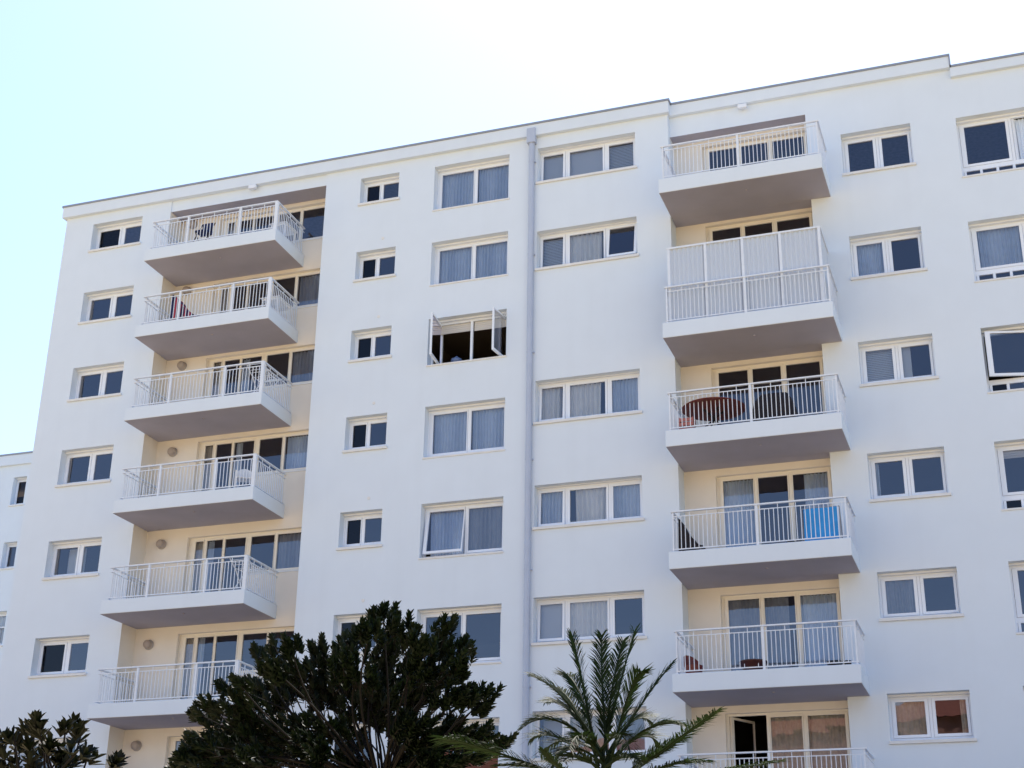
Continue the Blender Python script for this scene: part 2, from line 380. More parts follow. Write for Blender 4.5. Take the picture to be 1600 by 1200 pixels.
# column G
gcur = [([], []), ([(KU, 0, 1)], []), ([('blind', 0, 1)], [('flat', 0, .35)]), ([(KU, 0, .2)], []), ([(CG, 0, 1)], []), ([(LC, 0, 1)], [(LC, .75, 1)]), ([], [])]
for i, (z1, z0) in enumerate(G_rows):
    window(*GX, z0, z1, YG, [(GX[0] + .15, -2.45, {'cur': gcur[i][0]}), (-2.21, GX[1] - .12, {'cur': gcur[i][1]})], box=.05, bot=.12)
# column H: tall windows with a low guard bar
for i, (z1, z0) in enumerate(H_rows):
    l = {}; r_ = {}
    if i == 0: r_ = {'cur': [(KU, 0, 1)], 'open': ('I', 62, 0)}
    if i == 1: l = {'cur': [(KU, 0, 1)]}; r_ = {'cur': [(KU, .4, 1)]}
    if i == 2: l = {'open': ('R', 13, 0)}
    if i == 3: l = {'shut': .30}
    zm_ = z0 + .37
    window(*HX, zm_, z1, YG, [(HX[0] + .18, 1.06, l), (1.30, HX[1] - .16, r_)], sill=False, box=.05, bot=.06)
    nb = [(HX[0] + .12 + .42 * k, HX[0] + .12 + .42 * k + .34, {'dark': k == 0 and i in (2, 3)}) for k in range(6)]
    window(*HX, z0, zm_, YG, nb, thin=True, box=0, bot=.0, rails=(.03, .075))

# ------------------------------------------------------------------ loggia back walls
L_head = [24.98, 22.62, 20.02, 17.23, 14.18, 11.27, 8.33, 5.4]
L_bot = [22.74, 20.12, 17.38, 14.49, 11.50, 8.57, 5.6, 2.7]
R_head = [24.62, 22.00, 17.60, 14.48, 11.25, 8.24, 5.2]
R_bot = [22.10, 17.73, 14.68, 11.46, 8.43, 5.48, 2.4]
RD = .13
lo_ops = []
for h, b in zip(L_head, L_bot): lo_ops += [(-23.27, -21.275, b + .42, h), (-21.275, -19.25, h - 1.28, h)]
mb = wall_cells(MB(), SL[0], SL[1], 0, 25.11, YLR, lo_ops, RD)
mb.quad((SL[0], 0, 0), (SL[0], 0, 25.11), (SL[0], YLR, 25.11), (SL[0], YLR, 0)); mb.quad((SL[1], 0, 0), (SL[1], YLR, 0), (SL[1], YLR, 25.11), (SL[1], 0, 25.11))
mb.build('loggia_wall', M['bounce_white'], B)
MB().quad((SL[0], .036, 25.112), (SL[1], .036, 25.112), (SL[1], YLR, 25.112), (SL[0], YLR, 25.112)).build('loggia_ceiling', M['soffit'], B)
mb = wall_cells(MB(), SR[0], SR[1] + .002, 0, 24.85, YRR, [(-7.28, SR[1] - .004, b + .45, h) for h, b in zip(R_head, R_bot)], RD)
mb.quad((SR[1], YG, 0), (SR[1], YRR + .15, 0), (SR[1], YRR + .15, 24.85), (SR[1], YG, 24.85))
mb.build('loggia_wall', M['bounce_white'], B)
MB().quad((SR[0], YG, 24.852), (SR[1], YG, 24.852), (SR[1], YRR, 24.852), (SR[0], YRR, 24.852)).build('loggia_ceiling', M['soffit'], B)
lc = [(), (CG,), (CG,), (KU,), (CG,), (), (), ()]
for i, (h, b) in enumerate(zip(L_head, L_bot)):
    slide = {'cur': [(KU, 0, .35)]} if i in (4, 5) else {}
    window(-23.27, -21.275, b + .42, h, YLR, [(-23.06, -22.79, {'cur': [(LC, 0, 1)]}), (-22.67, -22.14, slide), (-22.06, -21.37, {'cur': [(KU, 0, .3)]} if i in (2, 3) else {})], 'balcony_door', reveal=RD, sill=False, box=0, bot=.05, fr='creamframe', side=.06)
    window(-21.272, -19.25, h - 1.28, h, YLR, [(-21.19, -20.42, {}), (-20.32, -19.36, {'cur': [(c, 0, 1) for c in lc[i]]})], reveal=RD, sill=True, thin=True, box=0, bot=.04, fr='creamframe', side=.05)
rc = [([], [], []), ([], [], []), ([], [], []), ([(KU, 0, 1)], [], [(KU, .3, 1)]), ([(CG, 0, 1)], [(CG, 0, .75)], [(KU, 0, 1)]), ([], [(LC, 0, 1)], [(LC, 0, 1)]), ([], [], [])]
for i, (h, b) in enumerate(zip(R_head, R_bot)):
    bays = [(-7.11, -6.31, {'cur': rc[i][0]}), (-6.18, -5.41, {'cur': rc[i][1]}), (-5.27, -4.37, {'cur': rc[i][2]})]
    if i == 5: bays[0][2]['open'] = ('I', 62, 0)
    window(-7.28, SR[1] - .006, b + .45, h, YRR, bays, 'balcony_door', reveal=RD, sill=False, box=0, bot=.05, fr='creamframe', side=.07)

# round bulkhead lamps on the left loggia walls
for x, z in [(-24.28, 24.93), (-24.22, 22.5), (-24.10, 19.85), (-24.10, 16.97), (-24.14, 14.03), (-24.2, 11.0), (-24.23, 8.1)]:
    l = MB().lathe((x, YLR, z), [(.15, -.005), (.15, -.03), (.13, -.04)], 22, 'y').build('wall_lamp', M['handle'], B, (x, YLR, z))
    MB().lathe((x, YLR - .04, z), [(.125, 0), (.125, -.10), (.10, -.135), (.05, -.15)], 22, 'y').build('lamp_shade', M['lamp'], l, (x, YLR - .04, z), smooth=True)
# little floodlights under the parapet
for x, y, z in [(-21.67, .03, 25.42), (-5.95, YG, 25.38)]:
    f = MB(); f.box(x - .03, x + .03, y - .12, y - .002, z - .02, z + .02); f.box(x - .13, x + .13, y - .2, y - .10, z - .06, z + .06)
    f.build('floodlight', M['frame'], B, (x, y, z), bevel=.008)
# small plugs left by old fixings above the small windows
for z1, _ in C_rows[1:6]:
    MB().lathe((-17.05, 0, z1 + .35), [(.05, -.002), (.045, -.012)], 12, 'y').build('vent_cap', M['sill'], B)

# ------------------------------------------------------------------ balconies
def railing(bal, pts, zt, zm, zb, zslab, posts, corner):
    "pts: plan polyline of the rail"
    h = MB(); n = len(pts)
    for k_, (a, b) in enumerate(zip(pts, pts[1:])):
        a3, b3 = Vector((*a, zt)), Vector((*b, zt)); d = (b3 - a3).normalized() * .033
        if k_ == 1: h.bar(a3 - d, b3 + d, .066, .036)
        elif k_ == 0: h.bar(a3, b3 - d, .066, .036)
        else: h.bar(a3 + d, b3, .066, .036)
    h.build('handrail', M['rail'], bal)
    g = MB()
    for (a, b) in zip(pts, pts[1:]):
        a2, b2 = Vector(a), Vector(b); L = (b2 - a2).length
        g.bar((*a, zm), (*b, zm), .022, .022); g.bar((*a, zb), (*b, zb), .03, .026)
        k = int(L / .108)
        for i in range(1, k):
            q = a2.lerp(b2, i / k); j = random.uniform(-.004, .004); j2 = random.uniform(-.006, .006)
            g.bar((q.x + j, q.y, zb), (q.x + j2, q.y, zm if i % 4 else zt - .02), .017, .017)
    g.build('balusters', M['rail'], bal)
    for (x, y) in posts: MB().box(x - .03, x + .03, y - .022, y + .022, zslab - .03, zt - .018).build('post', M['rail'], bal)
    if corner: x, y = corner; MB().box(x - .055, x + .055, y - .03, y + .05, zslab - .02, zt - .018).build('post', M['rail'], bal)
balc = {}
def balcony(x0, x1, yf, yb, b, fas, hr, xr0, xr1, yback0, yback1, posts, corner, key):
    s = MB(); s.box(x0, x1, yf, yb, b, b + fas)
    bal = s.build('balcony', M['wall'], B, ((x0 + x1) / 2, yb, b), bevel=.012)
    xm = (x0 + x1) / 2 + .1; sf = MB(); sf.box(x0 + .012, x1 - .012, yf + .012, yb - .004, b - .006, b - .001)
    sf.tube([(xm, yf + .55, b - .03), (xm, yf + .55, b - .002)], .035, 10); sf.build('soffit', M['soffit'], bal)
    yr = yf + .05; zt = b + hr
    railing(bal, [(xr0, yback0), (xr0, yr), (xr1, yr), (xr1, yback1)], zt, zt - .13, b + fas + .06, b + fas, [(p, yr) for p in posts], (xr1, yr) if corner else None)
    balc[key] = (bal, b + fas, zt, yr); return bal
for i, b in enumerate(L_bot):
    balcony(SL[0] + .006, -20.10, YLF, YLR - .003, b, .40, 1.36, -24.52, -20.16, YLR - .01, YLR - .01, [-23.25, -21.41], True, 'L%d' % i)
for i, b in enumerate(R_bot):
    fas = .44
    s = MB()
    balcony(SR[0] + .005, -3.67, YRF, YG - .003, b, fas, 1.48, -8.02, -3.72, .0 + YRR - .01, YG - .005, [-5.90], False, 'R%d' % i)
    bal = balc['R%d' % i][0]
    MB().box(SR[0] + .005, SR[1] - .005, YG - .001, YRR - .003, b + .002, b + fas - .003).build('slab_back', M['wall'], bal)
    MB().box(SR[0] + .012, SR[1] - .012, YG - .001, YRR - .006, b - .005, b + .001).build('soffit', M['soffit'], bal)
    for x in (-8.0, -3.74): MB().box(x - .02, x + .02, YRF + .04, YRF + .08, b + fas - .02, b + 1.46).build('post', M['rail'], bal)
# privacy screen of ribbed panels on one right balcony
bal, zf, zt, yr = balc['R1']; zs = 20.41; ys = yr + .10; xs = [-7.93, -6.93, -5.93, -4.93, -3.90]
p = MB()
def rib(p, a, b, z0, z1):
    a = Vector(a); b = Vector(b); d = (b - a); L = d.length; nrm = Vector((d.y, -d.x)).normalized(); n = int(L / .015)
    q = [a + d * (i / n) + nrm * (.022 * math.sin(2 * math.pi * (L * i / n) / .125)) for i in range(n + 1)]
    for u, v in zip(q, q[1:]): p.quad((u.x, u.y, z0), (v.x, v.y, z0), (v.x, v.y, z1), (u.x, u.y, z1))
rib(p, (xs[0], ys), (xs[-1], ys), zf + .05, zs - .03); rib(p, (xs[-1], ys), (xs[-1], YG - .02), zf + .05, zs - .03)
p.build('privacy_screen', M['screen'], bal)
for x in xs: MB().box(x - .035, x + .035, ys - .045, ys - .015, zf, zs - .02).build('screen_post', M['rail'], bal)
t = MB(); t.box(xs[0] - .05, xs[-1] + .05, ys - .05, ys + .03, zs - .03, zs + .02); t.box(xs[-1] - .02, xs[-1] + .05, ys + .03, YG - .01, zs - .03, zs + .02); t.build('screen_rail', M['rail'], bal)

# ------------------------------------------------------------------ neighbouring block, further back on the left
W2 = thing('apartment_building', 'white block further back at the far left, behind the end of the balcony building', 'building', (-55, 20.5, 0))
YW = 20.5; wx = (-45.97, -45.2)
wr = [(24.87, 23.42), (21.56, 20.24), (18.16, 16.5), (15.0, 13.6), (11.9, 10.5)]
wops = [(-47.4 if i == 2 else wx[0], wx[1], z0, z1) for i, (z1, z0) in enumerate(wr)] + [(x, x + 2.2, z0, z1) for x in (-52, -59, -66) for z1, z0 in wr]
m_ = wall_cells(MB(), -80, -34, 0, 25.6, YW, wops, .42); m_.quad((-34, YW, 0), (-34, 34, 0), (-34, 34, 25.6), (-34, YW, 25.6))
m_.build('facade_wall', M['wall'], W2)
MB().box(-80, -34, YW + .02, 34, 25.3, 25.55).build('roof', M['roof'], W2)
MB().box(-80.1, -33.9, YW - .14, YW + .3, 25.5, 26.0).build('parapet', M['wall'], W2); MB().box(-80.1, -33.9, YW - .17, YW + .34, 26.0, 26.09).build('coping', M['coping'], W2)
MB().box(-79, -34.2, YW + 3, YW + 3.2, 0, 25).build('core_wall', M['room'], W2)
B_main = B; B = W2
for i, o in enumerate(wops):
    x0, x1, z0, z1 = o
    if x1 - x0 < 1: bays = [(x0 + .12, x1 - .12, {'dark': i == 0})]
    else: m2 = (x0 + x1) / 2; bays = [(x0 + .12, m2 - .09, {}), (m2 + .09, x1 - .12, {'cur': [(CW, 0, 1)]} if i == 2 else {})]
    window(x0, x1, z0, z1, YW, bays, reveal=.3, box=.05, guard=(x0 + .05, x1 - .05, z0 + .95) if i == 2 else None)
B = B_main

# pink block across the street, behind the camera: the lower panes mirror it
W3 = thing('apartment_building', 'salmon pink block with tiled roof mirrored in the lowest window panes', 'building', (-10, -86, 0))
pk = mat('salmon_render', (.22, .125, .10), .9, .2, noise=.1, nscale=.6); tl = mat('clay_tiles', (.22, .08, .05), .8, .3, noise=.2, nscale=3)
for x0, x1, h in ((-62, -30, 19.5), (-30, 2, 22.5), (2, 40, 20.5)):
    f = MB(); f.box(x0, x1, -100, -86, 0, h); f.build('facade_wall', pk, W3)
    f = MB(); f.quad((x0 - .4, -85.4, h), (x1 + .4, -85.4, h), (x1 + .4, -93, h + 3), (x0 - .4, -93, h + 3)); f.quad((x0 - .4, -93, h + 3), (x1 + .4, -93, h + 3), (x1 + .4, -100.6, h), (x0 - .4, -100.6, h)); f.build('roof', tl, W3)
    for k in range(int((x1 - x0) / 8)):
        for z in range(2, int(h) - 1, 3):
            MB().box(x0 + 2.2 + 8 * k, x0 + 4.4 + 8 * k, -86.05, -85.9, z, z + 1.6).build('shutter', tl, W3)

# ------------------------------------------------------------------ things on the balconies
def cmat(name, c, rough=.6): return mat(name, c, rough, .4, noise=.1, nscale=8)
m_plastic = cmat('white_plastic', (.78, .79, .80), .4); m_red = cmat('dark_red_wood', (.16, .035, .025)); m_maroon = cmat('maroon_plastic', (.14, .02, .018), .4)
m_dark = cmat('dark_cloth', (.022, .018, .022), .9); m_pink = cmat('pink_plastic', (.45, .17, .14), .5); m_blue = cmat('blue_towel', (.05, .33, .74), .95)
m_navy = cmat('navy_cloth', (.02, .03, .10), .9); m_striped = cmat('red_cloth', (.42, .05, .08), .9); m_metal = cmat('grey_metal', (.3, .3, .32), .4); m_blk = cmat('black_plastic', (.015, .015, .017), .4)
m_pot = cmat('blue_enamel', (.12, .18, .34), .3)

def zfloor(k): return balc[k][1]
# blue grey folding chair, top left balcony
def folding_chair(x, y, z, label, fabric, frame, w=.42, h=.88):
    t = thing('folding_chair', label, 'chair', (x, y, z))
    s = MB(); s.box(x - w / 2, x + w / 2, y - .2, y + .2, z + .42, z + .45); s.build('seat', fabric, t)
    b = MB(); b.box(x - w / 2 + .02, x + w / 2 - .02, y + .20, y + .225, z + .48, z + h); b.build('backrest', fabric, t)
    for sx in (-1, 1):
        MB().bar((x + sx * (w / 2 + .012), y - .22, z), (x + sx * (w / 2 + .012), y + .24, z + h), .024).build('leg', frame, t)
        MB().bar((x + sx * (w / 2 - .016), y + .24, z), (x + sx * (w / 2 - .016), y - .18, z + .42), .022).build('leg', frame, t)
    return t
def garden_table(x, y, z, label, w, d, h, m):
    t = thing('garden_table', label, 'table', (x, y, z))
    MB().box(x - w / 2, x + w / 2, y - d / 2, y + d / 2, z + h - .03, z + h).build('tabletop', m, t, bevel=.01)
    MB().box(x - w / 2 + .05, x + w / 2 - .05, y - d / 2 + .05, y + d / 2 - .05, z + h - .09, z + h - .031).build('apron', m, t)
    for sx in (-1, 1):
        for sy in (-1, 1):
            q = (x + sx * (w / 2 - .08), y + sy * (d / 2 - .08)); MB().bar((q[0] + sx * .03, q[1] + sy * .03, z), (*q, z + h - .04), .045).build('leg', m, t)
    return t
def deckchair(x, y, z, label, m1, m2, frame, length=.95, h=.75, w=.55, flip=1, stripes=True):
    "sling chair seen from the side: high back at the wall end, seat running along the rail"
    t = thing('deckchair', label, 'deckchair', (x, y, z))
    n = 12; s = MB()
    prof = []
    for i in range(n + 1):
        u = i / n; prof.append((x - flip * length / 2 + flip * length * u, z + .16 + (h - .16) * (1 - u) ** 1.5 + .10 * max(0, u - .75)))
    k = 6 if stripes else 1
    for j in range(k):
        s.cur = j % 2 if stripes else 0
        ya = y - w / 2 + w * j / k; yb = y - w / 2 + w * (j + 1) / k
        for a, b in zip(prof, prof[1:]): s.quad((a[0], ya, a[1]), (b[0], ya, b[1]), (b[0], yb, b[1]), (a[0], yb, a[1]))
    s.build('sling', [m1, m2], t)
    for sy in (-1, 1):
        yy = y + sy * (w / 2 + .015)
        MB().bar((x - flip * length / 2, yy, z + h + .02), (x + flip * length * .3, yy, z), .03).build('frame_rail', frame, t)
        MB().bar((x - flip * length * .46, yy + sy * .03, z), (x + flip * length / 2, yy + sy * .03, z + .3), .03).build('frame_rail', frame, t)
    MB().bar((x - flip * length / 2, y - w / 2 - .03, z + h + .02), (x - flip * length / 2, y + w / 2 + .03, z + h + .02), .03).build('crossbar', frame, t)
    return t
def draped_lounger(x0, x1, y0, y1, z, h, label, mats, stripe):
    "reclining lounger with cloth hanging over its raised back and sides"
    t = thing('lounger', label, 'lounger', ((x0 + x1) / 2, (y0 + y1) / 2, z)); c = MB(); n = 24; sec = []
    for i in range(n + 1):
        u = i / n; zz = z + .10 + (h - .10) * (1 - u) ** 1.25 + .05 * math.sin(11 * u) * (1 - u) + (.07 * (u - .8) / .2 if u > .8 else 0); x = x0 + (x1 - x0) * u; wv = .02 * math.sin(17 * u)
        sec.append([(x, y0 + wv, z + .04 + .03 * math.sin(9 * u)), (x + .01, y0 + .02 + wv, zz - .05), (x, y0 + .06, zz), (x, y1 - .06, zz), (x, y1, zz - .05), (x, y1, z + .05)])
    for i in range(n):
        c.cur = int(i * (x1 - x0) / n / stripe) % 2 if stripe else 0
        for k in range(5): c.quad(sec[i][k], sec[i + 1][k], sec[i + 1][k + 1], sec[i][k + 1])
    c.cur = 0; c.quad(*sec[0]); c.quad(*sec[-1]); c.build('cloth', mats, t)
    f = MB()
    for x in (x0 + .06, x1 - .06):
        for y in (y0 + .08, y1 - .08): MB().box(x - .015, x + .015, y - .015, y + .015, z, z + .12).build('leg', m_metal, t)
    return t
def plastic_chair(x, y, z, label, m, w=.5, back=.82, rot=0):
    t = thing('garden_chair', label, 'chair', (x, y, z)); T = Matrix.Translation((x, y, z)) @ Matrix.Rotation(rot, 4, 'Z')
    MB().box(-w / 2, w / 2, -.22, .22, .40, .43).build('seat', m, t, T=T, bevel=.01)
    b = MB(); ns = 7
    for i in range(ns + 1):
        u = -w / 2 + w * i / ns; hh = back - .10 * (2 * i / ns - 1) ** 2
        if i < ns: b.quad((u, .22 + .03 * math.cos(i), .43), (u + w / ns, .22 + .03 * math.cos(i + 1), .43), (u + w / ns, .30, back - .10 * (2 * (i + 1) / ns - 1) ** 2), (u, .30, hh))
    bo = b.build('backrest', m, t, T=T); so = bo.modifiers.new('thick', 'SOLIDIFY'); so.thickness = .02
    for sx in (-1, 1):
        MB().bar((sx * w / 2, -.2, .62), (sx * w / 2, .26, .64), .05, .025).build('armrest', m, t, T=T)
        for sy in (-1, 1): MB().bar((sx * (w / 2 + .01), sy * .23, 0), (sx * w / 2, sy * .2, .62 if sy < 0 else .43), .04).build('leg', m, t, T=T)
    return t
zL = [zfloor('L%d' % i) for i in range(7)]; zR = [zfloor('R%d' % i) for i in range(7)]
folding_chair(-22.82, -.85, zL[0], 'dark blue folding chair behind the railing of the top left balcony', m_navy, m_dark)
garden_table(-20.55, .1, zL[0], 'white plastic table at the right end of the top left balcony', .62, .8, .72, m_plastic)
draped_lounger(-23.62, -22.66, -1.0, -.45, zL[1], .98, 'lounger under a red and navy striped cloth on the left stack of balconies', [m_navy, m_striped], .09)
garden_table(-20.55, .05, zL[1], 'white table at the right end of the balcony with the striped lounger', .66, .9, .72, m_plastic)
plastic_chair(-20.75, -.62, zL[3], 'white plastic armchair on the fourth left balcony from the top', m_plastic, .46, .84, .5)
def airer(x, y, z, label, m):
    t = thing('clothes_airer', label, 'airer', (x, y, z))
    for sx in (-1, 1):
        MB().bar((x + sx * .28, y - .42, z), (x + sx * .28, y + .30, z + .82), .022).build('leg', m, t)
        MB().bar((x + sx * .26, y + .42, z), (x + sx * .26, y - .30, z + .82), .022).build('leg', m, t)
    for (ya, za, yb, zb) in ((-.30, .82, .30, .82), (.30, .82, .62, 1.02), (-.30, .82, -.62, 1.02)):
        w_ = MB(); w_.bar((x - .28, y + ya, z + za), (x - .28, y + yb, z + zb), .022); w_.bar((x + .28, y + ya, z + za), (x + .28, y + yb, z + zb), .022)
        for k in range(5): u = k / 4; w_.bar((x - .28, y + ya + (yb - ya) * u, z + za + (zb - za) * u), (x + .28, y + ya + (yb - ya) * u, z + za + (zb - za) * u), .012)
        w_.build('wing', m, t)
    return t
airer(-20.55, -.25, zL[2], 'white wire clothes airer at the right end of the third left balcony from the top', m_plastic)
airer(-20.55, -.25, zL[4], 'white wire clothes airer at the right end of the fifth left balcony from the top', m_plastic)
# third right balcony: round table, covered chair, crate
t = thing('round_table', 'round dark red table on the right balcony below the ribbed screen', 'table', (-6.98, -.72, zR[2]))
MB().lathe((-6.98, -.72, zR[2]), [(.02, .70), (.82, .70), (.84, .715), (.82, .73)], 40).build('tabletop', m_red, t)
for a in range(4):
    q = Vector((math.cos(a * 1.57 + .6), math.sin(a * 1.57 + .6))) ; MB().bar((-6.98 + q.x * .5, -.72 + q.y * .35, zR[2]), (-6.98 - q.x * .3, -.72 - q.y * .25, zR[2] + .7), .04).build('leg', m_dark, t)
t = thing('crate', 'pink plastic crate beside the round red table', 'crate', (-7.6, -1.12, zR[2]))
c = MB(); c.box(-7.79, -7.41, -1.27, -.98, zR[2], zR[2] + .02)
for a in ((-7.79, -7.41, -1.27, -1.255), (-7.79, -7.41, -.995, -.98), (-7.79, -7.775, -1.255, -.995), (-7.425, -7.41, -1.255, -.995)):
    for z in (0.02, .13, .25): c.box(*a, zR[2] + z, zR[2] + z + .09)
for a in ((-7.79, -7.77), (-7.43, -7.41)):
    for b_ in ((-1.272, -1.252), (-.998, -.978)): c.box(*a, *b_, zR[2], zR[2] + .36)
c.build('basket', m_pink, t); MB().box(-7.74, -7.46, -1.24, -1.01, zR[2] + .021, zR[2] + .22).build('lining', m_dark, t)
t = thing('covered_chair', 'garden chair under a dark cover, beside the round red table', 'chair', (-5.4, -.75, zR[2]))
c = MB(); n = 28
def ringpts(rx, ry, z, cx, cy, e=.5, wob=.02):
    o = []
    for i in range(n):
        a = 2 * math.pi * i / n; ca, sa = math.cos(a), math.sin(a)
        f = 1 + wob * math.sin(7 * a + z * 5)
        o.append((cx + rx * f * math.copysign(abs(ca) ** e, ca), cy + ry * f * math.copysign(abs(sa) ** e, sa), z))
    return o
rings = [ringpts(.62, .38, zR[2] + .02, -5.4, -.75, .5, .05), ringpts(.55, .35, zR[2] + .45, -5.4, -.75, .5, .03), ringpts(.48, .26, zR[2] + .75, -5.42, -.68, .55), ringpts(.36, .18, zR[2] + .95, -5.42, -.62), ringpts(.22, .08, zR[2] + 1.0, -5.42, -.6)]
for rr in rings: c.v += rr
for k in range(len(rings) - 1):
    for i in range(n): c.f.append((k * n + i, k * n + (i + 1) % n, (k + 1) * n + (i + 1) % n, (k + 1) * n + i)); c.mi.append(0)
c.f.append(tuple((len(rings) - 1) * n + i for i in range(n))); c.mi.append(0)
c.build('cover', m_dark, t, smooth=True)
for sx in (-.5, .5): MB().bar((-5.4 + sx, -1.0, zR[2]), (-5.4 + sx, -1.0, zR[2] + .1), .04).build('leg', m_metal, t)
# fourth right balcony: dark deckchair, blue towel, shoes
draped_lounger(-7.9, -7.3, -1.25, -.75, zR[3], .92, 'folded lounger under a black cloth on the balcony with the blue towel', [m_dark, m_dark], 0)
tw = MB(); nx, nz = 14, 10; x0, x1, zt = -4.80, -3.98, zR[3] + .93
for i in range(nx):
    for j in range(nz):
        P_ = []
        for (a, b_) in ((i, j), (i + 1, j), (i + 1, j + 1), (i, j + 1)):
            u, v = a / nx, b_ / nz; P_.append((x0 + (x1 - x0) * u + .02 * v * math.sin(3 * u), -1.12 + .03 * math.sin(9 * u + 2 * v) * (1 - v * .6) + .10 * v, zR[3] + .02 + .90 * v))
        tw.quad(*P_)
t = thing('towel_rack', 'low metal airer that carries the blue towel', 'airer', (-4.4, -.98, zR[3]))
for x in (-4.86, -3.93): MB().bar((x, -1.12, zR[3]), (x, -1.0, zR[3] + .93), .02).build('leg', m_metal, t); MB().bar((x, -.75, zR[3]), (x, -1.0, zR[3] + .93), .02).build('leg', m_metal, t)
MB().bar((-4.86, -1.0, zR[3] + .93), (-3.93, -1.0, zR[3] + .93), .02).build('rail', m_metal, t)
o = tw.build('towel', m_blue); sm = o.modifiers.new('thick', 'SOLIDIFY'); sm.thickness = .012; tag(o, 'bright blue towel hung out to dry at the right end of its balcony', 'towel')
def shoe(x, y, z, rot, label, m):
    T = Matrix.Translation((x, y, z)) @ Matrix.Rotation(rot, 4, 'Z'); s = MB()
    sec = [(-.14, .035, .09), (-.08, .045, .11), (0, .045, .10), (.08, .052, .065), (.13, .035, .045)]
    k = 8; 
    for (u, w, h) in sec:
        for i in range(k): a = 2 * math.pi * i / k; s.v.append((u, w * math.cos(a), h / 2 + h / 2 * math.sin(a)))
    for q in range(len(sec) - 1):
        for i in range(k): s.f.append((q * k + i, q * k + (i + 1) % k, (q + 1) * k + (i + 1) % k, (q + 1) * k + i)); s.mi.append(0)
    s.f.append(tuple(range(k))); s.mi.append(0); s.f.append(tuple((len(sec) - 1) * k + i for i in range(k))); s.mi.append(0)
    o = s.build('shoe', m, smooth=True, T=T); tag(o, label, 'shoe', 'black shoes beside the blue towel'); return o
shoe(-5.08, -1.2, zR[3] + .001, .3, 'black shoe on the balcony edge, the one farther from the blue towel', m_blk); shoe(-4.90, -1.18, zR[3] + .001, 1.2, 'black shoe on the balcony edge right beside the blue towel', m_blk)
# fifth right balcony: maroon planter chair, bowl, black pots
def bucket_seat(x, y, z, label):
    t = thing('tub_seat', label, 'chair', (x, y, z)); s = MB(); k = 18
    for r, h in ((.19, 0), (.23, .22)):
        for i in range(k): a = 2 * math.pi * i / k; s.v.append((x + r * math.cos(a), y + r * math.sin(a), z + h))
    for i in range(k): s.f.append((i, (i + 1) % k, k + (i + 1) % k, k + i)); s.mi.append(0)
    s.f.append(tuple(range(k, 2 * k))); s.mi.append(0); s.build('base', m_maroon, t, smooth=False)
    b = MB()
    for j in range(2):
        for i in range(k // 2 + 1):
            a = math.pi * i / (k // 2) + .9; hh = .22 + (.30 * (math.sin(math.pi * i / (k // 2)) ** .6) if j else 0); b.v.append((x + .235 * math.cos(a), y + .235 * math.sin(a), z + hh))
    m = k // 2 + 1
    for i in range(m - 1): b.f.append((i, i + 1, m + i + 1, m + i)); b.mi.append(0)
    o = b.build('backrest', m_maroon, t); q = o.modifiers.new('thick', 'SOLIDIFY'); q.thickness = .025
    return t
bucket_seat(-7.65, -1.1, zR[4], 'maroon tub seat at the left corner of the lowest fully seen right balcony')
o = MB().lathe((-6.2, -1.1, zR[4]), [(.20, 0), (.29, .10), (.33, .21), (.35, .23), (.33, .25), (.29, .24), (.25, .15)], 28).build('planter_bowl', cmat('dark_glazed_maroon', (.045, .012, .014), .4), smooth=True); tag(o, 'wide blackish maroon planter bowl on a right hand balcony floor', 'planter')
o = MB().lathe((-4.28, -1.15, zR[4]), [(.10, 0), (.17, .05), (.19, .12), (.15, .14), (.05, .13)], 20).build('plant_pot', m_blk, smooth=True); tag(o, 'larger black pot at the right end of the balcony with the planter bowl', 'pot')
o = MB().lathe((-3.98, -1.15, zR[4]), [(.06, 0), (.08, .05), (.085, .13), (.06, .14), (.04, .12)], 16).build('plant_pot', m_blk, smooth=True); tag(o, 'smaller black pot next to the corner post of the balcony with the planter bowl', 'pot')
# bowl in the open window
zb = D_rows[2][1]
o = MB().lathe((-14.68, .42, zb + .1), [(.07, 0), (.13, .05), (.17, .13), (.16, .17), (.08, .22), (.03, .24), (.03, .27)], 24).build('cooking_pot', m_pot, smooth=True); tag(o, 'blue lidded pot standing inside the window with the open casements', 'pot')
o2 = MB().box(-15.3, -13.2, .31, .75, zb + .06, zb + .1).build('window_ledge', M['room'], B)

# ------------------------------------------------------------------ planting
def leaf(mb, p, d, n, L, W, fold=.25, droop=0.0):
    d = d.normalized(); s = d.cross(n)
    if s.length < 1e-4: return
    s.normalize(); n = s.cross(d).normalized(); i = len(mb.v)
    dn = Vector((0, 0, -1)) * droop * L
    t = p + d * L + dn; a = p + d * L * .38 + n * (W * fold) + dn * .15; b = p + d * L * .72 + n * (W * fold * .9) + dn * .5
    mb.v += [tuple(p), tuple(a + s * W * .42), tuple(b + s * W * .5), tuple(t), tuple(b - s * W * .5), tuple(a - s * W * .42)]
    mb.f += [(i, i + 1, i + 2, i + 3), (i, i + 3, i + 4, i + 5)]; mb.mi += [0, 0]
def rvec(): 
    while True:
        v = Vector((random.uniform(-1, 1), random.uniform(-1, 1), random.uniform(-1, 1)))
        if .05 < v.length < 1: return v.normalized()
def whorl(mb, p, d, n, L, W, spread, layers=3):
    d = d.normalized(); a = d.cross(Vector((.3, .2, .93))).normalized(); b = d.cross(a)
    for l in range(layers):
        k = n
        for i in range(k):
            t = 2 * math.pi * (i + .5 * l + random.uniform(-.25, .25)) / k
            o = a * math.cos(t) + b * math.sin(t); sp = spread * (.45 + .8 * l / layers) * random.uniform(.75, 1.25)
            dd = (d + o * sp).normalized(); leaf(mb, p - d * (l * L * .3), dd, (d - o * .4), L * random.uniform(.75, 1.1), W * random.uniform(.8, 1.15), .2, random.uniform(0, .12))
